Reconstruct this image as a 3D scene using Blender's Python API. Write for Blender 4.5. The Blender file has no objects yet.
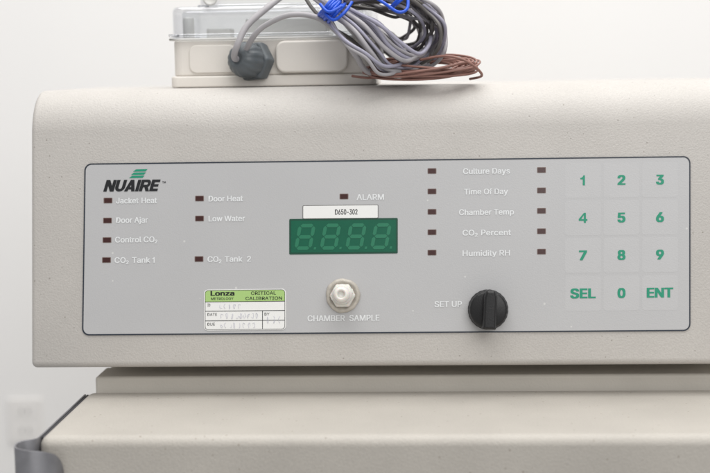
import bpy, math, random, os, glob
from mathutils import Vector, Matrix
random.seed(7)
sc = bpy.context.scene
col = sc.collection

# ------------------------------------------------------------------ camera
FPX = 1475.0
S = 0.0008
D = FPX * S
AL = math.radians(6.5); PSI = math.radians(3.2); RHO = 0.0165
TAU = math.radians(8.5)
fwd = Vector((-math.sin(PSI)*math.cos(AL), math.cos(PSI)*math.cos(AL), -math.sin(AL)))
r0 = Vector((math.cos(PSI), math.sin(PSI), 0))
u0 = r0.cross(fwd)
right = r0*math.cos(RHO) - u0*math.sin(RHO)
up = u0*math.cos(RHO) + r0*math.sin(RHO)
C = -fwd * D
cam_d = bpy.data.cameras.new("camera")
cam = bpy.data.objects.new("camera", cam_d); col.objects.link(cam)
cam.matrix_world = Matrix(((right.x, up.x, -fwd.x, C.x), (right.y, up.y, -fwd.y, C.y), (right.z, up.z, -fwd.z, C.z), (0, 0, 0, 1)))
cam_d.sensor_width = 36
cam_d.lens = FPX/710*36
cam_d.clip_start = 0.01; cam_d.clip_end = 100
cam_d.dof.use_dof = True
cam_d.dof.focus_distance = 1.17
cam_d.dof.aperture_fstop = 4.5
sc.camera = cam

def ray(px, py):
    return (fwd*FPX + right*(px-355) + up*(236.5-py)).normalized()
PN = Vector((0, -math.cos(TAU), math.sin(TAU)))
PU = Vector((0, math.sin(TAU), math.cos(TAU)))
def pp(px, py, n=0.0):
    d = ray(px, py)
    t = (n - C.dot(PN)) / d.dot(PN)
    return C + d*t
def py_(px, py, Y):
    d = ray(px, py)
    return C + d*((Y-C.y)/d.y)
def pz_(px, py, Z):
    d = ray(px, py)
    return C + d*((Z-C.z)/d.z)

# ------------------------------------------------------------------ materials
def lin(c):
    c = c/255.0
    return c/12.92 if c <= 0.04045 else ((c+0.055)/1.055)**2.4
def rgb(r, g, b): return (lin(r), lin(g), lin(b), 1)

def mat(name, c, rough=0.5, metal=0.0, var=0.0, vscale=40, bump=0.0, bscale=500, spec=0.5, specks=0.0, speck_scale=260, speck_col=(70,55,40), coat=0.0, rvar=0.0, grain=0.0, speck_mix=0.5):
    m = bpy.data.materials.new(name); m.use_nodes = True
    nt = m.node_tree; b = nt.nodes["Principled BSDF"]
    b.inputs["Roughness"].default_value = rough
    b.inputs["Metallic"].default_value = metal
    b.inputs["Specular IOR Level"].default_value = spec
    b.inputs["Coat Weight"].default_value = coat
    base = rgb(*c)
    b.inputs["Base Color"].default_value = base
    tc = nt.nodes.new("ShaderNodeNewGeometry")
    out = None
    if var > 0:
        n = nt.nodes.new("ShaderNodeTexNoise"); n.inputs["Scale"].default_value = vscale; n.inputs["Detail"].default_value = 6
        nt.links.new(tc.outputs["Position"], n.inputs["Vector"])
        mr = nt.nodes.new("ShaderNodeMapRange")
        mr.inputs["From Min"].default_value = 0.3; mr.inputs["From Max"].default_value = 0.7
        mr.inputs["To Min"].default_value = 1-var; mr.inputs["To Max"].default_value = 1+var
        nt.links.new(n.outputs["Fac"], mr.inputs["Value"])
        fac = mr.outputs["Result"]
        if grain > 0:
            g = nt.nodes.new("ShaderNodeTexNoise"); g.inputs["Scale"].default_value = 700; g.inputs["Detail"].default_value = 3
            nt.links.new(tc.outputs["Position"], g.inputs["Vector"])
            gr = nt.nodes.new("ShaderNodeMapRange")
            gr.inputs["From Min"].default_value = 0.3; gr.inputs["From Max"].default_value = 0.7
            gr.inputs["To Min"].default_value = 1-grain; gr.inputs["To Max"].default_value = 1+grain
            nt.links.new(g.outputs["Fac"], gr.inputs["Value"])
            mm = nt.nodes.new("ShaderNodeMath"); mm.operation='MULTIPLY'
            nt.links.new(fac, mm.inputs[0]); nt.links.new(gr.outputs["Result"], mm.inputs[1]); fac = mm.outputs[0]
        mx = nt.nodes.new("ShaderNodeVectorMath"); mx.operation = 'SCALE'
        mx.inputs[0].default_value = base[:3]
        nt.links.new(fac, mx.inputs["Scale"])
        out = mx.outputs["Vector"]
    if specks > 0:
        v = nt.nodes.new("ShaderNodeTexVoronoi"); v.inputs["Scale"].default_value = speck_scale
        nt.links.new(tc.outputs["Position"], v.inputs["Vector"])
        sep = nt.nodes.new("ShaderNodeSeparateColor"); nt.links.new(v.outputs["Color"], sep.inputs["Color"])
        rr = nt.nodes.new("ShaderNodeMapRange"); rr.inputs["From Min"].default_value = 1-specks; rr.inputs["From Max"].default_value = 1
        rr.inputs["To Min"].default_value = 0.0; rr.inputs["To Max"].default_value = 0.28
        nt.links.new(sep.outputs["Red"], rr.inputs["Value"])
        lt = nt.nodes.new("ShaderNodeMath"); lt.operation = 'LESS_THAN'
        nt.links.new(v.outputs["Distance"], lt.inputs[0]); nt.links.new(rr.outputs["Result"], lt.inputs[1])
        ml = nt.nodes.new("ShaderNodeMath"); ml.operation = 'MULTIPLY'; ml.inputs[1].default_value = speck_mix
        nt.links.new(lt.outputs[0], ml.inputs[0])
        mc = nt.nodes.new("ShaderNodeMix"); mc.data_type = 'RGBA'
        if out: nt.links.new(out, mc.inputs[6])
        else: mc.inputs[6].default_value = base
        mc.inputs[7].default_value = rgb(*speck_col)
        nt.links.new(ml.outputs[0], mc.inputs[0])
        out = mc.outputs[2]
    if out: nt.links.new(out, b.inputs["Base Color"])
    if rvar > 0:
        n = nt.nodes.new("ShaderNodeTexNoise"); n.inputs["Scale"].default_value = 25; n.inputs["Detail"].default_value = 5
        nt.links.new(tc.outputs["Position"], n.inputs["Vector"])
        mr = nt.nodes.new("ShaderNodeMapRange"); mr.inputs["To Min"].default_value = rough-rvar; mr.inputs["To Max"].default_value = rough+rvar
        nt.links.new(n.outputs["Fac"], mr.inputs["Value"]); nt.links.new(mr.outputs["Result"], b.inputs["Roughness"])
    if bump > 0:
        n = nt.nodes.new("ShaderNodeTexNoise"); n.inputs["Scale"].default_value = bscale; n.inputs["Detail"].default_value = 2
        nt.links.new(tc.outputs["Position"], n.inputs["Vector"])
        bp = nt.nodes.new("ShaderNodeBump"); bp.inputs["Strength"].default_value = bump; bp.inputs["Distance"].default_value = 0.0006
        nt.links.new(n.outputs["Fac"], bp.inputs["Height"])
        nt.links.new(bp.outputs["Normal"], b.inputs["Normal"])
    return m

M_paint = mat("beige_textured_paint", (190, 186, 181), 0.5, var=0.035, vscale=16, bump=0.5, bscale=720, specks=0.045, speck_scale=400, speck_col=(118,110,100), rvar=0.06, grain=0.04, speck_mix=0.5)
M_paint2 = mat("beige_door_paint", (182, 177, 169), 0.5, var=0.055, vscale=14, bump=0.5, bscale=700, specks=0.08, speck_scale=320, speck_col=(122,108,92), rvar=0.06, grain=0.04, speck_mix=0.5)
M_cab = mat("beige_cabinet_paint", (216, 211, 202), 0.55, var=0.04, vscale=20, bump=0.3)
M_over = mat("grey_overlay_film", (185, 185, 186), 0.36, var=0.02, vscale=12, bump=0.12, bscale=900, specks=0.02, speck_scale=240, speck_col=(226,226,222), rvar=0.05)
M_key = mat("grey_key_film", (188, 188, 189), 0.36, var=0.012, bump=0.12, bscale=900)
M_line = mat("dark_outline_ink", (38, 46, 58), 0.4)
M_white = mat("white_print", (226, 228, 229), 0.45)
M_black = mat("black_print", (20, 22, 26), 0.4)
M_green = mat("green_print", (22, 144, 112), 0.45)
M_led = mat("dark_red_lens", (62, 30, 28), 0.25)
M_ledf = mat("brown_lens_frame", (122, 104, 98), 0.5)
M_disp = mat("green_filter_window", (10, 92, 68), 0.22, var=0.06, vscale=60)
M_dispf = mat("dark_green_window_edge", (12, 72, 54), 0.35)
M_seg = mat("pale_green_segment", (36, 118, 88), 0.3)
M_paper = mat("white_label_paper", (236, 236, 234), 0.5, var=0.01)
M_lime = mat("lime_label_ink", (168, 202, 124), 0.45)
M_ink = mat("faded_pen_ink", (198, 198, 212), 0.6)
M_knob = mat("black_knob_plastic", (19, 19, 21), 0.42, bump=0.15, bscale=900)
M_port = mat("off_white_nylon", (228, 225, 219), 0.24, var=0.07, vscale=120)
M_port.node_tree.nodes["Principled BSDF"].inputs["Subsurface Weight"].default_value = 0.25
M_port.node_tree.nodes["Principled BSDF"].inputs["Subsurface Scale"].default_value = 0.004
M_port2 = mat("aged_port_gasket", (186, 180, 170), 0.4, var=0.22, vscale=160)
M_box = mat("cream_enclosure_plastic", (224, 219, 212), 0.42, var=0.02, bump=0.1, bscale=400)
M_box2 = mat("pale_grey_module", (216, 215, 212), 0.5)
M_gland = mat("grey_nylon_gland", (88, 94, 98), 0.4, var=0.04)
M_cable = mat("light_grey_cable", (166, 163, 166), 0.45, var=0.05, vscale=90)
M_cable2 = mat("lavender_grey_cable", (158, 156, 172), 0.4, var=0.05, vscale=90)
M_cable3 = mat("dark_grey_cable", (100, 97, 94), 0.5, var=0.08, vscale=90)
M_brown = mat("brown_wire", (142, 104, 94), 0.5, var=0.12, vscale=120)
M_blue = mat("blue_plastic_tie", (30, 84, 205), 0.3)
M_wall = mat("white_wall_paint", (239, 238, 237), 0.8, var=0.008, vscale=2.5, bump=0.1, bscale=200)
M_outlet = mat("white_outlet_plastic", (236, 234, 232), 0.5)
M_slot = mat("dark_slot", (90, 88, 86), 0.6)
M_metal = mat("brushed_grey_metal", (140, 140, 144), 0.4, metal=0.7, var=0.16, vscale=60)
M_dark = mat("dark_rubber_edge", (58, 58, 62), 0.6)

M_clear = bpy.data.materials.new("clear_lid_plastic"); M_clear.use_nodes = True
nt = M_clear.node_tree
for n in list(nt.nodes): nt.nodes.remove(n)
o_ = nt.nodes.new("ShaderNodeOutputMaterial"); mxs = nt.nodes.new("ShaderNodeMixShader")
tr = nt.nodes.new("ShaderNodeBsdfTransparent"); tr.inputs[0].default_value = (0.93, 0.938, 0.945, 1)
gl = nt.nodes.new("ShaderNodeBsdfGlossy"); gl.inputs["Roughness"].default_value = 0.06; gl.inputs[0].default_value = (0.9,0.9,0.92,1)
lw = nt.nodes.new("ShaderNodeLayerWeight"); lw.inputs[0].default_value = 0.35
cl = nt.nodes.new("ShaderNodeMath"); cl.operation='MULTIPLY_ADD'; cl.inputs[1].default_value=0.8; cl.inputs[2].default_value=0.04
nt.links.new(lw.outputs["Facing"], cl.inputs[0])
nt.links.new(cl.outputs[0], mxs.inputs[0]); nt.links.new(tr.outputs[0], mxs.inputs[1]); nt.links.new(gl.outputs[0], mxs.inputs[2])
nt.links.new(mxs.outputs[0], o_.inputs[0])

# ------------------------------------------------------------------ mesh builder
class MB:
    def __init__(s): s.v=[]; s.f=[]; s.m=[]; s.sm=[]; s.mats=[]
    def add(s, vs, fs, m, smooth=False):
        if m not in s.mats: s.mats.append(m)
        k=len(s.v); mi=s.mats.index(m)
        s.v += [Vector(v) for v in vs]
        for f in fs:
            s.f.append([i+k for i in f]); s.m.append(mi); s.sm.append(smooth)
        return s
    def build(s, name, parent=None, bevel=0, seg=3, fix=False, **props):
        lo=[min(v[i] for v in s.v) for i in range(3)]; hi=[max(v[i] for v in s.v) for i in range(3)]
        c=Vector([(a+b)/2 for a,b in zip(lo,hi)])
        me=bpy.data.meshes.new(name)
        me.from_pydata([tuple(v-c) for v in s.v], [], s.f)
        for m in s.mats: me.materials.append(m)
        for p,mi,sm in zip(me.polygons,s.m,s.sm): p.material_index=mi; p.use_smooth=sm
        if fix:
            import bmesh
            bm=bmesh.new(); bm.from_mesh(me); bmesh.ops.recalc_face_normals(bm, faces=bm.faces); bm.to_mesh(me); bm.free()
        me.update()
        o=bpy.data.objects.new(name, me); col.objects.link(o)
        o.location=c
        if parent is not None:
            o.parent=parent
            o.matrix_parent_inverse = Matrix.Translation(-world_loc(parent))
        if bevel:
            b=o.modifiers.new("bevel",'BEVEL'); b.width=bevel; b.segments=seg; b.limit_method='ANGLE'; b.angle_limit=math.radians(35)
            for p in me.polygons: p.use_smooth=True
            w=o.modifiers.new("wn",'WEIGHTED_NORMAL'); w.keep_sharp=True
        for k,v in props.items(): o[k]=v
        WL[o.name]=c
        return o
WL={}
def world_loc(o): return WL[o.name]
def empty(name, loc, parent=None, **props):
    o=bpy.data.objects.new(name,None); col.objects.link(o); o.location=loc; o.empty_display_size=0.02
    WL[o.name]=Vector(loc)
    if parent is not None:
        o.parent=parent; o.matrix_parent_inverse=Matrix.Translation(-world_loc(parent))
    for k,v in props.items(): o[k]=v
    return o

def rrect(x0,y0,x1,y1,r,n=5):
    pts=[]
    for cx,cy,a in ((x1-r,y0+r,-90),(x1-r,y1-r,0),(x0+r,y1-r,90),(x0+r,y0+r,180)):
        for i in range(n+1):
            t=math.radians(a+90*i/n); pts.append((cx+r*math.cos(t), cy+r*math.sin(t)))
    return pts
SL = -0.0102
def tilt(x,y,cx,cy): return (x, y+SL*(x-cx))
def plate(mb, pts, n0, n1, m, side=None):
    k=len(pts)
    vs=[pp(x,y,n1) for x,y in pts]+[pp(x,y,n0) for x,y in pts]
    mb.add(vs,[list(range(k))[::-1]],m)
    mb.add(vs,[[i,(i+1)%k,(i+1)%k+k,i+k] for i in range(k)], side or m)
def rect(cx,cy,w,h,r=0.6,n=2):
    return [tilt(x,y,cx,cy) for x,y in rrect(cx-w/2,cy-h/2,cx+w/2,cy+h/2,r,n)]
def ring(mb, outer, inner, n, m):
    k=len(outer)
    mb.add([pp(x,y,n) for x,y in outer]+[pp(x,y,n) for x,y in inner],[[i,(i+1)%k,(i+1)%k+k,i+k] for i in range(k)],m)

# text
FONT=None
try:
    fd=os.path.join(bpy.utils.system_resource('DATAFILES'),"fonts")
    p=os.path.join(fd,"Inter.woff2")
    if os.path.exists(p): FONT=bpy.data.fonts.load(p)
except Exception as ex:
    print("font fallback", ex)
_cache={}
def glyphs(s, shear=0.0):
    key=(s,shear)
    if key in _cache: return _cache[key]
    cu=bpy.data.curves.new("t",'FONT'); cu.body=s; cu.shear=shear; cu.resolution_u=3; cu.fill_mode='FRONT'
    if FONT: cu.font=FONT
    ob=bpy.data.objects.new("t",cu); col.objects.link(ob)
    bpy.context.view_layer.update()
    dg=bpy.context.evaluated_depsgraph_get()
    me=bpy.data.meshes.new_from_object(ob.evaluated_get(dg))
    vs=[(v.co.x,v.co.y) for v in me.vertices]; fs=[list(p.vertices) for p in me.polygons]
    bpy.data.objects.remove(ob); bpy.data.curves.remove(cu); bpy.data.meshes.remove(me)
    _cache[key]=(vs,fs); return vs,fs
def caph():
    vs,_=glyphs("H"); return max(v[1] for v in vs)-min(v[1] for v in vs)
def text(mb, segs, x0, x1, cy, h, m, bold=0.10, shear=0.0, n=0.00105):
    """bold: stroke thickening as a fraction of the cap height (layers of the same letter, a hair apart)"""
    if isinstance(segs,str): segs=[(segs,1.0,0.0)]
    V=[];F=[];cur=0
    for s,sca,dr in segs:
        lead=len(s)-len(s.lstrip()); 
        cur+=0.26*lead
        vs,fs=glyphs(s.strip(),shear)
        mn=min(v[0] for v in vs); mxx=max(v[0] for v in vs)
        k=len(V)
        V+=[((v[0]-mn)*sca+cur, v[1]*sca-dr) for v in vs]; F+=[[i+k for i in f] for f in fs]
        cur+=(mxx-mn)*sca+0.06
    mn=min(v[0] for v in V); mx=max(v[0] for v in V)
    d=bold*h/2
    x0+=d; x1-=d; h-=d
    sx=(x1-x0)/(mx-mn); sy=h/caph()
    cx=(x0+x1)/2
    offs=[(0,0)]
    if bold>0: offs=[(-d,-d*.4),(d,-d*.4),(-d,d*.4),(d,d*.4)]+([(0,0)] if bold>0.12 else [])
    for li,(ox,oy) in enumerate(offs):
        P=[]
        for a,b in V:
            x=x0+(a-mn)*sx+ox; y=cy+h/2-b*sy+oy
            x,y=tilt(x,y,cx,cy)
            P.append(pp(x,y,n+li*0.00001))
        mb.add(P,F,m)

def lathe(mb, origin, ax, prof, m, n=48, ux=None, smooth=True, radf=None):
    ax=ax.normalized()
    ux=(ux or Vector((1,0,0))); ux=(ux-ax*ux.dot(ax)).normalized(); uy=ax.cross(ux)
    vs=[]
    for r,z in prof:
        for i in range(n):
            t=2*math.pi*i/n
            rr=r*(radf(t,z,r) if radf else 1)
            vs.append(origin+ux*(rr*math.cos(t))+uy*(rr*math.sin(t))+ax*z)
    fs=[]
    for j in range(len(prof)-1):
        for i in range(n):
            a=j*n+i; b=j*n+(i+1)%n
            fs.append([a,b,b+n,a+n])
    fs.append([ (len(prof)-1)*n+i for i in range(n)])
    mb.add(vs,fs,m,smooth)

def boxm(mb, x0,x1,y0,y1,z0,z1,m):
    vs=[(x0,y0,z0),(x1,y0,z0),(x1,y1,z0),(x0,y1,z0),(x0,y0,z1),(x1,y0,z1),(x1,y1,z1),(x0,y1,z1)]
    mb.add(vs,[[0,3,2,1],[4,5,6,7],[0,1,5,4],[1,2,6,5],[2,3,7,6],[3,0,4,7]],m)
def rbox(mb, x0,x1,y0,y1,z0,z1,r,m,n=6,caps=(True,True)):
    pts=rrect(x0,y0,x1,y1,r,n); k=len(pts)
    vs=[(x,y,z0) for x,y in pts]+[(x,y,z1) for x,y in pts]
    fs=[[i,(i+1)%k,(i+1)%k+k,i+k] for i in range(k)]
    if caps[0]: fs.append(list(range(k))[::-1])
    if caps[1]: fs.append([i+k for i in range(k)])
    mb.add(vs,fs,m)
def dome(mb, x0,x1,y0,y1,z0,z1,r,rt,m,n=8):
    rings=[(0,z0),(0,z1-rt)]+[(rt*(1-math.cos(a)), z1-rt+rt*math.sin(a)) for a in [math.pi/2*j/5 for j in range(1,6)]]
    k=None; vs=[]
    for ins,z in rings:
        pts=rrect(x0+ins,y0+ins,x1-ins,y1-ins,max(r-ins,0.0008),n); k=len(pts)
        vs+=[(x,y,z) for x,y in pts]
    fs=[[j*k+i,j*k+(i+1)%k,(j+1)*k+(i+1)%k,(j+1)*k+i] for j in range(len(rings)-1) for i in range(k)]
    fs.append([(len(rings)-1)*k+i for i in range(k)])
    mb.add(vs,fs,m,True)

def catmull(P, closed=False, per=8):
    out=[]; n=len(P)
    rng=range(n if closed else n-1)
    for i in rng:
        if closed: p0,p1,p2,p3=P[(i-1)%n],P[i],P[(i+1)%n],P[(i+2)%n]
        else: p0,p1,p2,p3=P[max(i-1,0)],P[i],P[i+1],P[min(i+2,n-1)]
        for j in range(per):
            t=j/per
            out.append(0.5*((2*p1)+(p2-p0)*t+(2*p0-5*p1+4*p2-p3)*t*t+(3*p1-p0-3*p2+p3)*t**3))
    if not closed: out.append(P[-1])
    return out
def tube(mb, P, r, m, closed=False, n=8, per=8):
    Q=catmull([Vector(p) for p in P],closed,per); k=len(Q)
    vs=[]; nrm=None
    for i in range(k):
        t=(Q[(i+1)%k]-Q[i-1]) if closed else (Q[min(i+1,k-1)]-Q[max(i-1,0)])
        t.normalize()
        if nrm is None: nrm=t.orthogonal().normalized()
        else:
            nrm=(nrm-t*nrm.dot(t)).normalized()
        b=t.cross(nrm)
        for j in range(n):
            a=2*math.pi*j/n
            vs.append(Q[i]+nrm*(r*math.cos(a))+b*(r*math.sin(a)))
    fs=[]
    for i in range(k if closed else k-1):
        i2=(i+1)%k
        for j in range(n):
            fs.append([i*n+j,i*n+(j+1)%n,i2*n+(j+1)%n,i2*n+j])
    if not closed:
        fs.append([j for j in range(n)][::-1]); fs.append([(k-1)*n+j for j in range(n)])
    mb.add(vs,fs,m,True)

# ------------------------------------------------------------------ incubator
XL = pp(31, 300).x; XR = pp(756, 300).x
sT = 0.0870; R = 0.039; RB = 0.005
sB = pp(355, 366).dot(PU)
inc = empty("incubator", (0, 0.2, -0.75), label="beige metal laboratory incubator with grey control panel and door below", category="incubator")

e = PU
Pt = e*sT; Cc = Pt - PN*R
prof=[]
Cb = e*(sB+RB) - PN*RB
for i in range(7):
    a=math.radians(-90)+ (TAU+math.radians(90))*i/6
    prof.append((Cb.y-RB*math.cos(a), Cb.z+RB*math.sin(a)))
for i in range(25):
    a=TAU+(math.pi/2-TAU)*i/24
    prof.append((Cc.y-R*math.cos(a), Cc.z+R*math.sin(a)))
ZT = prof[-1][1]
ZB = prof[0][1]
YB = 0.25
prof += [(YB-0.004, ZT),(YB, ZT-0.004),(YB, ZB)]
mb=MB(); k=len(prof)
er=0.004
cyc=sum(p[0] for p in prof)/k; czc=sum(p[1] for p in prof)/k
def insetp(d):
    out=[]
    for i in range(k):
        p0=prof[i-1]; p1=prof[i]; p2=prof[(i+1)%k]
        t=Vector((p2[0]-p0[0],p2[1]-p0[1])).normalized()
        nn=Vector((-t.y,t.x))
        q=Vector(p1)
        if nn.dot(Vector((cyc,czc))-q)<0: nn=-nn
        out.append(q+nn*d)
    return out
Ls=[]
for j in range(5):
    a=math.pi/2*j/4
    Ls.append((XL+er*(1-math.cos(a)), insetp(er*(1-math.sin(a)))))
Rs=[(XR-(x-XL), p) for x,p in Ls][::-1]
al=Ls+Rs
vs=[(x,p[0],p[1]) for x,P in al for p in P]
fs=[]
for r_ in range(len(al)-1):
    for i in range(k):
        a=r_*k+i; b=r_*k+(i+1)%k
        fs.append([a,a+k,b+k,b])
fs.append(list(range(k))); fs.append([(len(al)-1)*k+i for i in range(k)][::-1])
mb.add(vs,fs,M_paint,True)
hood=mb.build("hood",inc,fix=True,label="beige textured sheet metal hood with rounded top edge")
hood.modifiers.new("es",'EDGE_SPLIT').split_angle=math.radians(40)

# control panel -------------------------------------------------------
def quad_rr(inset, r):
    c=[(84.5,163.5),(690.5,156.0),(690.5,331.0),(82.0,335.5)]
    pts=[]
    W=608; H=172
    for x,y in rrect(inset,inset,W-inset,H-inset,r,6):
        u=x/W; v=y/H
        a=Vector(c[0])*(1-u)*(1-v)+Vector(c[1])*u*(1-v)+Vector(c[2])*u*v+Vector(c[3])*(1-u)*v
        pts.append((a.x,a.y))
    return pts
mb=MB(); plate(mb,quad_rr(0,7),0.0001,0.0008,M_over,M_line)
ring(mb,quad_rr(0,7),quad_rr(1.3,5.9),0.00095,M_line)
panel=mb.build("control_panel",inc,label="flat grey membrane control panel with dark outline")

def cap(segs,x0,x1,cy,h=5.7,m=None,bold=0.08,name="printed_caption",shear=0):
    b=MB(); text(b,segs,x0,x1,cy,h,m or M_white,bold,shear); return b.build(name,panel)
CO=lambda s:[("CO",1,0),("2",0.65,0.12),(" "+s,1,0)]
cap([("Jacket",1,0),(" Heat",1,0)],116,157,200.5); cap("Door Ajar",116,148,220); 
cap([("Control CO",1,0),("2",0.65,0.12)],115,157.5,239.5)
def tank1():
    b=MB(); text(b,CO("Tank"),114.5,150.2,260,5.7,M_white,0.08)
    pts=[(152.0,258.6),(153.2,258.2),(153.9,257.1),(154.7,257.1),(154.7,262.8),(153.6,262.8),(153.6,259.2),(152.0,259.5)]
    b.add([pp(x,y,0.00106) for x,y in pts],[list(range(8))[::-1]],M_white)
    b.build("printed_caption",panel)
tank1()
cap("Door Heat",208.5,243,198.5); cap("Low Water",208.5,245,218.5); cap(CO("Tank  2"),207.5,251,259)
cap("ALARM",356.5,384,197)
cap("Culture Days",463,510,171); cap("Time Of Day",464,508,191.5); cap("Chamber Temp",459,514,212); cap(CO("Percent"),462.5,511,232.5); cap("Humidity RH",462.5,510,253)
cap("SET UP",434.5,462,304,6); cap("CHAMBER  SAMPLE",307.5,379.5,318,6)
# logo: heavy slanted letters drawn as shapes
b=MB()
class Pen:
    def __init__(s,x,y,w,h,shear): s.x=x;s.y=y;s.w=w;s.h=h;s.sh=shear;s.li=0
    def poly(s,pts,ox):
        P=[]
        for a,c in pts:
            X=s.x+(ox+a+c*s.sh)*s.w; Y=s.y-c*s.h+SL*(X-132)
            P.append(pp(X,Y,0.00105+s.li*0.000004))
        s.li+=1
        b.add(P,[list(range(len(P)))],M_black)
    def band(s,outer,inner,ox):
        for i in range(len(outer)-1):
            s.poly([outer[i],outer[i+1],inner[i+1],inner[i]],ox); s.li-=1
        s.li+=1
HT=11.6; WID=10.35
pen=Pen(103.2,191.4,WID,HT,0.33)
def R4(x0,y0,x1,y1): return [(x0,y0),(x1,y0),(x1,y1),(x0,y1)]
t_=0.315; ox=0
# N
pen.poly(R4(0,0,t_,1),ox); pen.poly(R4(1.0-t_,0,1.0,1),ox); pen.poly([(0,1),(t_+.05,1),(1.0,0),(1.0-t_-.05,0)],ox); ox+=1.04
# U
pen.poly(R4(0,.38,t_,1),ox); pen.poly(R4(.96-t_,.38,.96,1),ox)
arc=[math.pi+math.pi*i/10 for i in range(11)]
pen.band([(.48+.48*math.cos(a),.38+.38*math.sin(a)) for a in arc],[(.48+.165*math.cos(a),.38+.16*math.sin(a)) for a in arc],ox); ox+=0.95
# A
pen.poly([(0,0),(t_+.02,0),(.66,1),(.36,1)],ox); pen.poly([(1.04-t_-.02,0),(1.04,0),(.70,1),(.38,1)],ox); pen.poly(R4(.22,.17,.84,.37),ox); ox+=1.07
# I
pen.poly(R4(0,0,t_,1),ox); ox+=0.36
# R
pen.poly(R4(0,0,t_,1),ox)
arc=[-math.pi/2+math.pi*i/10 for i in range(11)]
o_pts=[(.2,.34)]+[(.64+.32*math.cos(a),.67+.33*math.sin(a)) for a in arc]+[(.2,1)]
i_pts=[(.2,.56)]+[(.58+.10*math.cos(a),.67+.11*math.sin(a)) for a in arc]+[(.2,.79)]
pen.band(o_pts,i_pts,ox); pen.poly([(.40,.42),(.72,.46),(1.0,0),(.66,0)],ox); ox+=1.0
# E
pen.poly(R4(0,0,t_,1),ox); pen.poly(R4(.1,0,.80,.225),ox); pen.poly(R4(.1,.39,.75,.60),ox); pen.poly(R4(.1,.775,.80,1),ox)
text(b,"TM",162.2,165.8,182.2,2,M_black,0.05)
for i,(xa,xb,y) in enumerate(((133,146,169.4),(131,144.5,172.6),(129,143,175.8))):
    pts=[(xa+3,y),(xb+1.5,y-.3),(xb-0.5,y+2.0),(xa,y+2.3)]
    b.add([pp(x,yy,0.00105) for x,yy in pts],[[3,2,1,0]],M_green)
b.build("logo",panel)
# indicator lights
for x,y in [(108,200.5),(107.5,220.5),(107,240),(106.5,260),(199.5,198.5),(199.5,218.5),(199,259),(344,196.5)]+[(432,171+20.4*i) for i in range(5)]+[(541.5,170+20.4*i) for i in range(5)]:
    b=MB(); plate(b,rect(x,y,8.8,5.6),0.0008,0.00095,M_ledf); plate(b,rect(x,y,7.4,4.4,.4),0.0009,0.00115,M_led)
    b.build("indicator_light",panel)
# display
b=MB(); plate(b,rect(343.5,236.2,108.5,35.5,1),0.0007,0.0011,M_dispf); plate(b,rect(343.5,236.2,105,32,.8),0.001,0.0013,M_disp)
def seg7(b,cx,cy,w,h,t):
    g=0.45
    def P(pts):
        out=[]
        for x,y in pts:
            X=cx+x+(-y)*0.18; Y=cy+y
            X,Y=tilt(X,Y,343.5,236); out.append(pp(X,Y,0.0015))
        b.add(out,[list(range(len(out)))[::-1]],M_seg)
    W=w/2; H=h/2; T=t/2
    for yy in (-H,0,H):
        P([(-W+g,yy),(-W+T+g,yy-T),(W-T-g,yy-T),(W-g,yy),(W-T-g,yy+T),(-W+T+g,yy+T)])
    for xx in (-W,W):
        for y0,y1 in ((-H,0),(0,H)):
            P([(xx,y0+g),(xx+T,y0+T+g),(xx+T,y1-T-g),(xx,y1-g),(xx-T,y1-T-g),(xx-T,y0+T+g)])
    P([(W+4,H-1),(W+6.2,H-1),(W+6.2,H+1.4),(W+4,H+1.4)])
for cx in (305,330.5,356,381): seg7(b,cx,236.5,13.8,22.5,3.6)
b.build("digital_display",panel,label="green four digit display window")
# keys
keys=[["1","2","3"],["4","5","6"],["7","8","9"],["SEL","0","ENT"]]
kx=[583,621.5,660]; ky=[180,217.5,255,293]
for r_ in range(4):
    for c_ in range(3):
        s=keys[r_][c_]; cx=kx[c_]; cy=ky[r_]+SL*(cx-621)
        b=MB(); plate(b,rect(cx,cy,36,35,3,4),0.0007,0.00085,M_key)
        w={"SEL":25.5,"ENT":26.5}.get(s,8.0)
        if s=="1":
            P=[(-2.6,-2.4),(-1.2,-2.8),(-0.2,-3.6),(0.3,-5),(1.9,-5),(1.9,5),(-0.2,5),(-0.2,-1.1),(-2.6,-1.1)]
            b.add([pp(cx+x,cy+y+SL*x,0.00106) for x,y in P],[list(range(len(P)))[::-1]],M_green)
        elif s=="4":
            # open-countered four: stem, foot bar and slanted stroke
            for li,P in enumerate(([(0.9,-5),(2.9,-5),(2.9,5),(0.9,5)],[(-4.2,1.2),(4.4,1.2),(4.4,2.9),(-4.2,2.9)],[(0.9,-5),(2.3,-5),(-2.2,1.8),(-4.2,1.8),(-4.2,1.2)])):
                b.add([pp(cx+x,cy+y+SL*x,0.00106+li*0.00001) for x,y in P],[list(range(len(P)))[::-1]],M_green)
        else:
            text(b,s,cx-w/2,cx+w/2,cy,10,M_green,0.15)
        b.build("key",panel)
# asset tag
b=MB(); plate(b,rect(340.5,211.8,75,13,.8),0.0009,0.0014,M_paper)
ring(b,rect(340.5,211.8,75.6,13.6,.9),rect(340.5,211.8,74.6,12.6,.7),0.00145,M_slot)
text(b,"D",335,337.8,212.03,5.2,M_black,0.02,n=0.0015)
text(b,"650-302",338.3,357.5,211.9,5.2,M_black,0.05,n=0.0015)
b.build("asset_tag",inc,label="small white label with black printed number")

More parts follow.
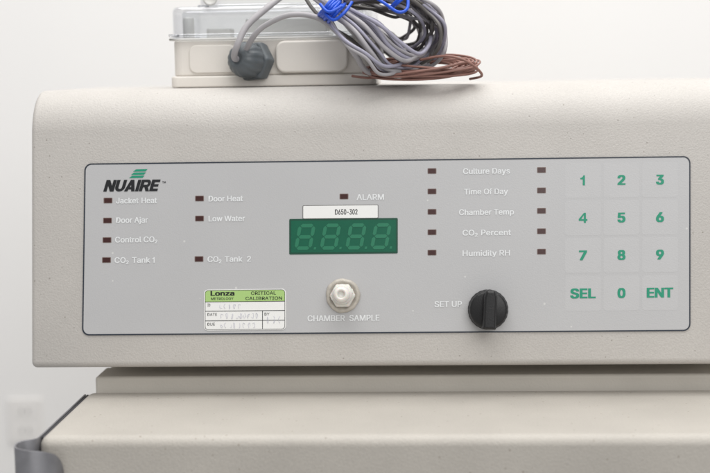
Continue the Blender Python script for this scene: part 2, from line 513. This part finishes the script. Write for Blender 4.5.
# calibration sticker
b=MB()
plate(b,rect(245,309.7,82,41,4,6),0.0009,0.0012,M_paper)
N1=0.00128
def poly_(pts,m,n=N1):
    pts=[tilt(x,y,245,310) for x,y in pts]
    b.add([pp(x,y,n) for x,y in pts],[list(range(len(pts)))[::-1]],m)
def tr_(x0,y0,x1,y1,m,n=N1): poly_([(x0,y0),(x1,y0),(x1,y1),(x0,y1)],m,n)
ar=[(284.7-3.4+3.4*math.sin(a),289.9+3.4-3.4*math.cos(a)) for a in [math.pi/2*j/6 for j in range(7)]]
al2=[(205.3+3.4-3.4*math.cos(a),289.9+3.4-3.4*math.sin(a)) for a in [math.pi/2*j/6 for j in range(7)]]
poly_(al2+ar+[(284.7,301.3),(205.3,301.3)],M_lime)
for y in (301.5,310.8,320.5): tr_(205.2,y-.3,284.8,y+.3,M_black,0.00133)
ring(b,rect(245,309.7,80,39.6,3.2,6),rect(245,309.7,79.2,38.8,2.9,6),0.00135,M_black)
tr_(262.5-.3,310.8,262.5+.3,329,M_black,0.00134)
text(b,"Lonza",210.5,234.5,293.3,4.8,M_black,0.16,n=0.00138)
text(b,"METROLOGY",211,233.5,298.6,2.5,M_black,0.03,n=0.00138)
text(b,"CRITICAL",251,276,293,3.2,M_black,0.04,n=0.00138)
text(b,"CALIBRATION",245.5,282,298.2,3.2,M_black,0.04,n=0.00138)
text(b,"ID",207.5,210.3,305,2.8,M_black,0.0,n=0.00138)
text(b,"DATE",207.5,217,314.4,2.8,M_black,0.0,n=0.00138)
text(b,"DUE",207.5,214.9,324.2,2.8,M_black,0.0,n=0.00138)
text(b,"BY",264.5,269.5,314,2.8,M_black,0.0,n=0.00138)
def scribble(x0,x1,y,h,seed,step=2.4):
    rs=random.Random(seed); x=x0
    while x<x1:
        P=[]; a0=rs.uniform(0,6); w_=rs.uniform(.8,1.5); q=rs.randint(3,5); dr=rs.choice((-1,1))
        for j in range(q):
            a=a0+dr*j*rs.uniform(1.0,2.0)
            P.append(pp(x+w_*math.cos(a), y+h*math.sin(a)+SL*(x-245),0.0014))
        tube(b,P,0.00013,M_ink,n=4,per=5); x+=step*rs.uniform(.9,1.6)
scribble(221,240,306,2.4,1,3.4); scribble(222,257,315.8,2.6,2,3.4); scribble(222,257,325.2,2.6,3,3.4); scribble(268,281,320,3.6,4,4)
b.build("calibration_sticker",inc,label="white and lime green calibration sticker with faded pen")

# sample port
pc=pp(343,295.5,0.0008)
port=MB()
def wob(t,z,r): return 1+0.018*math.sin(3*t+.6)+0.012*math.sin(7*t+2)+0.008*math.sin(13*t)
lathe(port,pc,PN,[(0.0136,0),(0.0137,0.0012),(0.0128,0.0024),(0.0112,0.0028),(0.0106,0.002)],M_port2,n=72,radf=wob)
port=port.build("sample_port",inc,label="off-white plastic sample port fitting with rounded nozzle")
b=MB(); lathe(b,pc,PN,[(0.0092,0.002),(0.0104,0.0022),(0.0104,0.0060),(0.0092,0.0078),(0.0066,0.0084)],M_port,n=6,smooth=False)
b.build("nut",port,bevel=0.0018,seg=4)
b=MB(); 
nz=pc+PU*0.001
lathe(b,nz,PN,[(0.0078,0.0078),(0.0082,0.0096),(0.0081,0.0120),(0.0076,0.0136),(0.0069,0.0146),(0.0065,0.0158),(0.0064,0.0192),(0.0061,0.0210),(0.0055,0.0224),(0.0046,0.0233),(0.0036,0.0236),(0.0029,0.0230),(0.0026,0.0212),(0.0002,0.0208)],M_port)
for k_ in range(2):
    a=math.radians(20+180*k_); dv=Vector((1,0,0))*math.cos(a)+PU*math.sin(a)
    sd=PN.cross(dv).normalized()
    o0=nz+dv*0.0074
    vs=[o0+sd*sx*0.0015+dv*dd*0.0018+PN*z for z in (0.0086,0.0120) for sx,dd in ((-1,0),(1,0),(1,1),(-1,1))]
    b.add(vs,[[0,3,2,1],[4,5,6,7],[0,1,5,4],[1,2,6,5],[2,3,7,6],[3,0,4,7]],M_port)
b.build("spigot",port)

# knob
kc=pp(488,309.5,0.0008)
b=MB()
def flute(t,z,r): return 1-0.014*(0.5+0.5*math.cos(24*t))**2 if (r>0.0143) else 1
lathe(b,kc,PN,[(0.0157,0),(0.0160,0.0008),(0.0160,0.0025),(0.0153,0.0040),(0.0148,0.0108),(0.0141,0.0120),(0.0130,0.0125),(0.0004,0.0126)],M_knob,n=192,radf=flute)
knob=b.build("knob",inc,label="round black plastic selector knob with pointer grip")
knob.modifiers.new("es",'EDGE_SPLIT').split_angle=math.radians(45)
b=MB()
th=math.radians(-3)
dx=Vector((1,0,0))*math.cos(th)+PU*math.sin(th); dy=PN.cross(dx)
cen=kc+dx*0.0008
def ngrip(w,l,z,tip):
    return [cen+dx*x+dy*y+PN*z for x,y in ((-w,-l),(w,-l),(w,l*.66),(tip,l),(-tip,l),(-w,l*.66))]
sec=[ngrip(0.0058,0.0156,0.0100,0.0036),ngrip(0.0050,0.0152,0.0225,0.0032),ngrip(0.0038,0.0140,0.0245,0.0025)]
vs=[v for s_ in sec for v in s_]
fs=[[j*6+i,j*6+(i+1)%6,(j+1)*6+(i+1)%6,(j+1)*6+i] for j in range(2) for i in range(6)]+[[12+i for i in range(6)],[5,4,3,2,1,0]]
b.add(vs,fs,M_knob)
b.build("grip",knob,bevel=0.0009,seg=3,fix=True)

# cabinet below the hood ---------------------------------------------
YR=0.014
cxL=py_(95,385,YR).x; cxR=XR+0.08
b=MB(); rbox(b,cxL+0.004,cxR,YR+0.040,0.50,-0.75,ZB-0.0005,0.004,M_cab); b.build("cabinet",inc,label="beige metal cabinet body under the hood")
zs=py_(355,375.5,YR).z
b=MB(); boxm(b,cxL,cxR+0.002,YR,YR+0.0398,-0.30,zs,M_cab)
b.build("door_frame",inc,bevel=0.003,seg=4)
YBk=YR-0.0045
ZD=py_(355,390.0,YBk).z
pf=pz_(38,437,ZD)
dxL=pf.x; YF=pf.y
b=MB(); boxm(b,dxL,cxR+0.02,YF,YBk,-0.72,ZD,M_paint2)
door=b.build("door",inc,bevel=0.008,seg=6,label="beige painted outer door standing proud of the hood")
# bent metal bracket wrapped round the door's corner
plan=[(-.0012,YBk-.002,-.002),(-.0012,YBk*.5+YF*.5,-.002),(-.0014,YF+.014,-.002),(-.003,YF+.003,-.002),(-.0105,YF-.003,-.002),(-.0140,YF-.009,-.003),(-.0110,YF-.016,-.004),(-.002,YF-.0185,-.005),(.008,YF-.015,-.007),(.0145,YF-.009,-.011),(.0175,YF-.004,-.019),(.0185,YF-.0015,-.034)]
Q=catmull([Vector((dxL+x,y,ZD+z)) for x,y,z in plan],False,6)
tp=Q; bt=[Vector((q.x,q.y,ZD-0.13)) for q in Q]
for i,q in enumerate(Q):
    if q.y>YF+0.012: bt[i].z=ZD-0.006
b=MB(); kk=len(Q)
b.add(tp+bt,[[i,i+1,i+1+kk,i+kk] for i in range(kk-1)],M_metal,True)
br=b.build("latch_bracket",inc,label="bent grey metal bracket wrapping the door corner")
sm=br.modifiers.new("solid",'SOLIDIFY'); sm.thickness=0.0014; sm.offset=0
bv=br.modifiers.new("bev",'BEVEL'); bv.width=0.0003; bv.segments=2; bv.limit_method='ANGLE'
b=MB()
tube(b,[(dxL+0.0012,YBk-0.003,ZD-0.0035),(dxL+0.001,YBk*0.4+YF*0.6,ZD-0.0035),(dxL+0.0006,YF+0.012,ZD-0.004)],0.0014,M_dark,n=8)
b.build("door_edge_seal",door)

# ------------------------------------------------------------------ wall + outlet
WY=0.85
b=MB(); b.add([(-3,WY,-1.6),(3,WY,-1.6),(3,WY,2.2),(-3,WY,2.2)],[[0,1,2,3]],M_wall)
wall=b.build("wall",None,kind="structure",label="plain white painted interior wall",category="wall")
oc=py_(25,421,WY-0.004)
hw=0.031; hh=0.032
b=MB(); boxm(b,oc.x-hw*0.78,oc.x+hw*0.78,WY-0.003,WY-0.0003,oc.z-hh,oc.z+hh,M_outlet)
outlet=b.build("wall_outlet",None,bevel=0.0012,label="white plastic power outlet plate on the wall",category="power outlet")
for dz in (0.014,-0.014):
    b=MB(); pts=rrect(oc.x-0.014,oc.z+dz-0.0105,oc.x+0.014,oc.z+dz+0.0105,0.006,5); q=len(pts)
    b.add([(x,WY-0.0036,z) for x,z in pts]+[(x,WY-0.0031,z) for x,z in pts],[list(range(q)),]+[[i,i+q,(i+1)%q+q,(i+1)%q] for i in range(q)],M_outlet)
    for sx in (-0.005,0.005): b.add([(oc.x+sx+u*0.0008,WY-0.0038,oc.z+dz+v*0.0035) for u,v in ((-1,-1),(1,-1),(1,1),(-1,1))],[[0,1,2,3]],M_slot)
    b.build("socket",outlet,fix=True)

# ------------------------------------------------------------------ junction box on top
BY=0.075
def bx(px,Y=BY): return py_(px,60,Y).x
def bz(py,Y=BY): return py_(270,py,Y).z
x0=bx(170); x1=bx(376)
jb=empty("junction_box",((x0+x1)/2,BY+0.05,ZT+0.0003),label="cream plastic junction box with clear lid on the incubator",category="junction box")
b=MB()
rbox(b,x0,x1,BY,BY+0.11,ZT+0.0004,bz(75),0.006,M_box)
b.build("base",jb,bevel=0.0015)
b=MB()
rbox(b,bx(172.5),bx(373.5),BY+0.003,BY+0.107,bz(75.1),bz(39),0.008,M_box); b.build("body",jb,bevel=0.002)
b=MB()
dome(b,bx(172),bx(374),BY+0.0015,BY+0.1085,bz(38.9),bz(5),0.009,0.004,M_clear)
dome(b,bx(199),bx(352),BY+0.006,BY+0.104,bz(4.9),bz(-32),0.012,0.008,M_clear)
dome(b,bx(181),bx(365),BY+0.0055,BY+0.1045,bz(38.9),bz(9),0.006,0.003,M_clear)
b.build("clear_lid",jb)
b=MB(); pts=rrect(bx(171.5),BY+0.0008,bx(374.5),BY+0.1092,0.009,8)
tube(b,[(x,y,bz(38.0)) for x,y in pts],0.0011,M_box2,closed=True,n=6,per=2)
b.build("lid_gasket",jb)
b=MB(); pts=rrect(bx(171.2),BY+0.0006,bx(374.8),BY+0.1094,0.009,8)
tube(b,[(x,y,bz(34.0)) for x,y in pts],0.0013,M_clear,closed=True,n=8,per=2)
pts=rrect(bx(198),BY+0.0052,bx(353),BY+0.1048,0.012,8)
tube(b,[(x,y,bz(4.6)) for x,y in pts],0.0014,M_clear,closed=True,n=8,per=2)
b.build("lid_moulding",jb)
b=MB(); rbox(b,bx(246,BY+.03),bx(330,BY+.03),BY+0.03,BY+0.08,bz(38.8),bz(18,BY+.03),0.004,M_box2)
b.build("inner_module",jb,bevel=0.0015)
b=MB(); rbox(b,bx(207,BY+.03),bx(231,BY+.03),BY+0.03,BY+0.06,bz(38.8),bz(27,BY+.03),0.003,M_box2); b.build("terminal_block",jb,bevel=0.0015)
for xx in (187,359):
    b=MB()
    lathe(b,Vector((bx(xx),BY+0.013,bz(38.7))),Vector((0,0,1)),[(0.0048,0),(0.0048,0.018),(0.0040,0.0195),(0.0002,0.0195)],M_box2,n=24)
    b.build("lid_screw",jb)
b=MB(); lathe(b,Vector((bx(211),BY+0.0048,bz(-3))),Vector((0,-1,0)),[(0.0062,0),(0.0062,0.001),(0.0055,0.0016),(0.0045,0.0016),(0.004,0.0008),(0.0002,0.0008)],M_box2,n=28); b.build("lid_plug",jb)
def fplate(b,xa,ya,xb,yb,r,Ya,Yb,m):
    pts=rrect(bx(xa),bz(yb),bx(xb),bz(ya),r,5); q=len(pts)
    b.add([(x,Ya,z) for x,z in pts]+[(x,Yb,z) for x,z in pts],[list(range(q))]+[[i,i+q,(i+1)%q+q,(i+1)%q] for i in range(q)],m)
b=MB(); fplate(b,189,44,236,72,0.006,BY+0.0012,BY+0.0031,M_box); b.build("knockout_pad",jb,bevel=0.0008,fix=True)
b=MB(); fplate(b,276,41,348,73,0.008,BY-0.0035,BY+0.0031,M_box); b.build("terminal_cover",jb,bevel=0.002,fix=True)
# gland
ga=Vector((-0.50,-0.84,0.12)).normalized()
gc=py_(256,62,BY-0.001)
gl_=MB(); lathe(gl_,gc,ga,[(0.0168,-0.004),(0.0178,0.0006),(0.0178,0.0058),(0.0160,0.0078)],M_gland,n=6,smooth=False)
gl_=gl_.build("cable_gland",jb,bevel=0.0014,seg=3,label="dark grey plastic cable gland with hex nut")
b=MB()
def ribs(t,z,r): return 1-0.035*(math.cos(14*t)>0.2)
lathe(b,gc,ga,[(0.0145,0.0072),(0.0150,0.009),(0.0150,0.016),(0.0142,0.0195),(0.0126,0.0225),(0.0104,0.0248),(0.0078,0.0262),(0.0056,0.0266),(0.0046,0.0252)],M_gland,n=96,radf=ribs)
b.build("dome_nut",gl_)
g0=gc+ga*0.024
b=MB()
tube(b,[gc+ga*0.018,g0+ga*0.005,py_(237,46,BY-0.035),py_(247,26,BY-0.03),py_(267,8,BY-0.02),py_(290,-10,BY),py_(315,-30,BY)],0.0027,M_cable,n=14)
b.build("grey_cable",gl_)

# ------------------------------------------------------------------ cable bundle
b=MB()
PXY=py_
rs=random.Random(5)
def strand(scale, m, r, jit=2.0, Yc=0.045, dx=0, dy=0):
    base=[(333,8),(348,26),(366,50),(380,67),(402,72),(426,66),(442,50),(446,28),(434,8),(405,-8),(370,-12),(345,-4)]
    cx,cy=396,32
    P=[]
    ph0=rs.uniform(0,6.28); wob=rs.uniform(1.0,3.8); fr=rs.choice((2,3))
    for i,(x,y) in enumerate(base):
        f=scale if i!=0 else 1
        if i in (1,11): f=(scale+1)/2
        ph=2*math.pi*i/12
        f*=1+0.02*wob*math.sin(fr*ph+ph0)*(i not in (0,))
        X=cx+(x-cx)*f+rs.uniform(-jit,jit)+(dx if i else 0); Y_=cy+(y-cy)*f+rs.uniform(-jit,jit)+(dy if i else 0)
        P.append(PXY(X,min(Y_,77),Yc+0.018*math.sin(ph)+rs.uniform(-0.010,0.010)))
    tube(b,P,r,m,closed=True,n=8,per=7)
for i in range(13): strand(rs.uniform(.86,1.03),[M_cable,M_cable2,M_cable3][i%3],rs.choice((0.0014,0.0016)),2.6,Yc=rs.uniform(.035,.07))
for i in range(12): strand(rs.uniform(.6,.88),[M_cable3,M_cable2,M_cable3,M_cable][i%4],rs.choice((0.0013,0.0015)),3.8,Yc=rs.uniform(.055,.09),dx=rs.uniform(-4,8),dy=rs.uniform(-4,5))
for i in range(7): strand(rs.uniform(.35,.62),[M_cable3,M_cable][i%2],0.0014,4,Yc=rs.uniform(.06,.1),dx=rs.uniform(-6,14),dy=rs.uniform(-10,10))
for i in range(14):
    o=rs.uniform(0,36); j=lambda: rs.uniform(-3,3)
    yy=0.008+rs.uniform(0,0.022)
    P=[PXY(292+o*1.0,-14+j(),0.05),PXY(318+o*.6+j(),0+j(),0.035),PXY(334+o*.3+j()*.5,13+j()-o*.15,0.024),PXY(350+o*.8+j(),32+j()-o*.3,yy),PXY(368+o*.9+j(),54-o*.3+j(),yy),PXY(382+o+j(),70-o*.45,yy+.008),PXY(404+o*.7,74-o*.8+j(),yy+.022),PXY(430+j(),62-o*.8,0.06)]
    tube(b,P,rs.choice((0.0013,0.0016,0.0019)),[M_cable2,M_cable][i%2],n=8)
for (a1,a2,m_) in (((326,20),(384,66),M_cable2),((332,22),(380,74),M_cable)):
    mx_=(a1[0]+a2[0])/2; my_=(a1[1]+a2[1])/2
    P=[PXY(a1[0],a1[1],0.03),PXY(mx_-8+rs.uniform(-3,3),my_-3,0.006),PXY(mx_+10,my_+10,0.004),PXY(a2[0],a2[1],0.012),PXY(a2[0]+22,a2[1]-4,0.03),PXY(a2[0]+44,a2[1]-20,0.07)]
    tube(b,P,0.0015,m_,n=8)
P=[py_(254,36,0.04),py_(266,25,0.035),py_(290,15,0.03),py_(318,18,0.028),py_(341,36,0.026),py_(356,56,0.026),py_(368,72,0.034),py_(392,77,0.05)]
tube(b,[py_(246,50,0.052)]+P,0.0023,M_cable,n=10)
tube(b,[py_(300,-12,0.04),py_(312,8,0.035),py_(330,26,0.03),py_(352,40,0.03),py_(372,60,0.034),py_(385,76,0.04)],0.0015,M_cable3,n=8)
bun=b.build("cable_bundle",None,label="tangled coil of grey cables held by blue ties",category="cables")
def tie(cx,cy,tailpts,n_):
    b=MB(); r2=random.Random(cx)
    for i in range(n_):
        P=[]
        tl=r2.uniform(-.5,.5)
        for j in range(10):
            a=2*math.pi*j/10
            u=math.cos(a)*12; v=math.sin(a)
            X=cx+u*0.7+i*1.9+r2.uniform(-.5,.5)-4; Y_=cy-u*(0.72+.25*tl)+i*1.7+r2.uniform(-.5,.5)-3
            P.append(PXY(X,Y_,0.032-0.024*v))
        tube(b,P,0.0014,M_blue,closed=True,n=8,per=6)
    for tp in tailpts: tube(b,[PXY(*p) for p in tp],0.0013,M_blue,n=8)
    b.build("cable_tie",bun)
tie(331,8,[[(325,14,.010),(334,20,.006),(345,12,.006),(352,2,.013)],[(320,4,.010),(329,12,.004),(342,6,.006)]],6)
tie(402,2,[[(370,-6,.010),(384,3,.004),(398,12,.002),(407,9,.004),(408,-2,.010)]],2)

# brown wire coil
b=MB(); rs=random.Random(11)
for i in range(20):
    cx=424+rs.uniform(-4,4); rx=rs.uniform(34,57); rz=rs.uniform(3,10); cy=69.5+rs.uniform(-2.5,2.5); ryd=rs.uniform(.012,.024)
    P=[]; rot=rs.uniform(-.09,.12)
    for j in range(12):
        a=2*math.pi*j/12
        x=math.cos(a)*rx; y=math.sin(a)*rz
        P.append(PXY(cx+x+rs.uniform(-1,1), min(79.5,cy-2+y-rot*x+rs.uniform(-1.1,1.1)), 0.042-ryd*math.sin(a)))
    tube(b,P,0.0010,M_brown,closed=True,n=6,per=6)
tube(b,[PXY(352,76,.05),PXY(372,78,.04),PXY(400,74,.02),PXY(440,68,.018),PXY(470,62,.03),PXY(478,70,.05)],0.0011,M_brown,n=6)
tube(b,[PXY(420,60,.03),PXY(446,56,.02),PXY(468,62,.018),PXY(482,75,.03),PXY(470,79,.05)],0.0011,M_brown,n=6)
b.build("wire_coil",None,label="loose coil of thin brown wire on the incubator top",category="wire")

# ------------------------------------------------------------------ light
w=bpy.data.worlds.new("World"); sc.world=w; w.use_nodes=True
bg=w.node_tree.nodes["Background"]; bg.inputs[0].default_value=(1.0,0.995,0.99,1); bg.inputs[1].default_value=0.44
def area(name,loc,target,size,sy,power,colr=(1,0.988,0.97)):
    l=bpy.data.lights.new(name,'AREA'); l.shape='RECTANGLE'; l.size=size; l.size_y=sy; l.energy=power; l.color=colr
    o=bpy.data.objects.new(name,l); col.objects.link(o); o.location=loc
    o.rotation_euler=(Vector(target)-Vector(loc)).to_track_quat('-Z','Y').to_euler()
area("ceiling_light",(0.2,-0.5,1.9),(0.05,-0.1,0),2.4,1.4,35)
area("room_fill",(1.0,-2.6,1.3),(0,0,0),1.8,1.6,30)  # added soft fill from behind the camera, in place of the room's light
area("wall_fill",(0.0,0.35,1.9),(0,0.85,0.1),2.6,0.5,18)  # unseen extra area light, added only to brighten the wall

sc.view_settings.view_transform='Standard'; sc.view_settings.look='None'; sc.view_settings.exposure=0
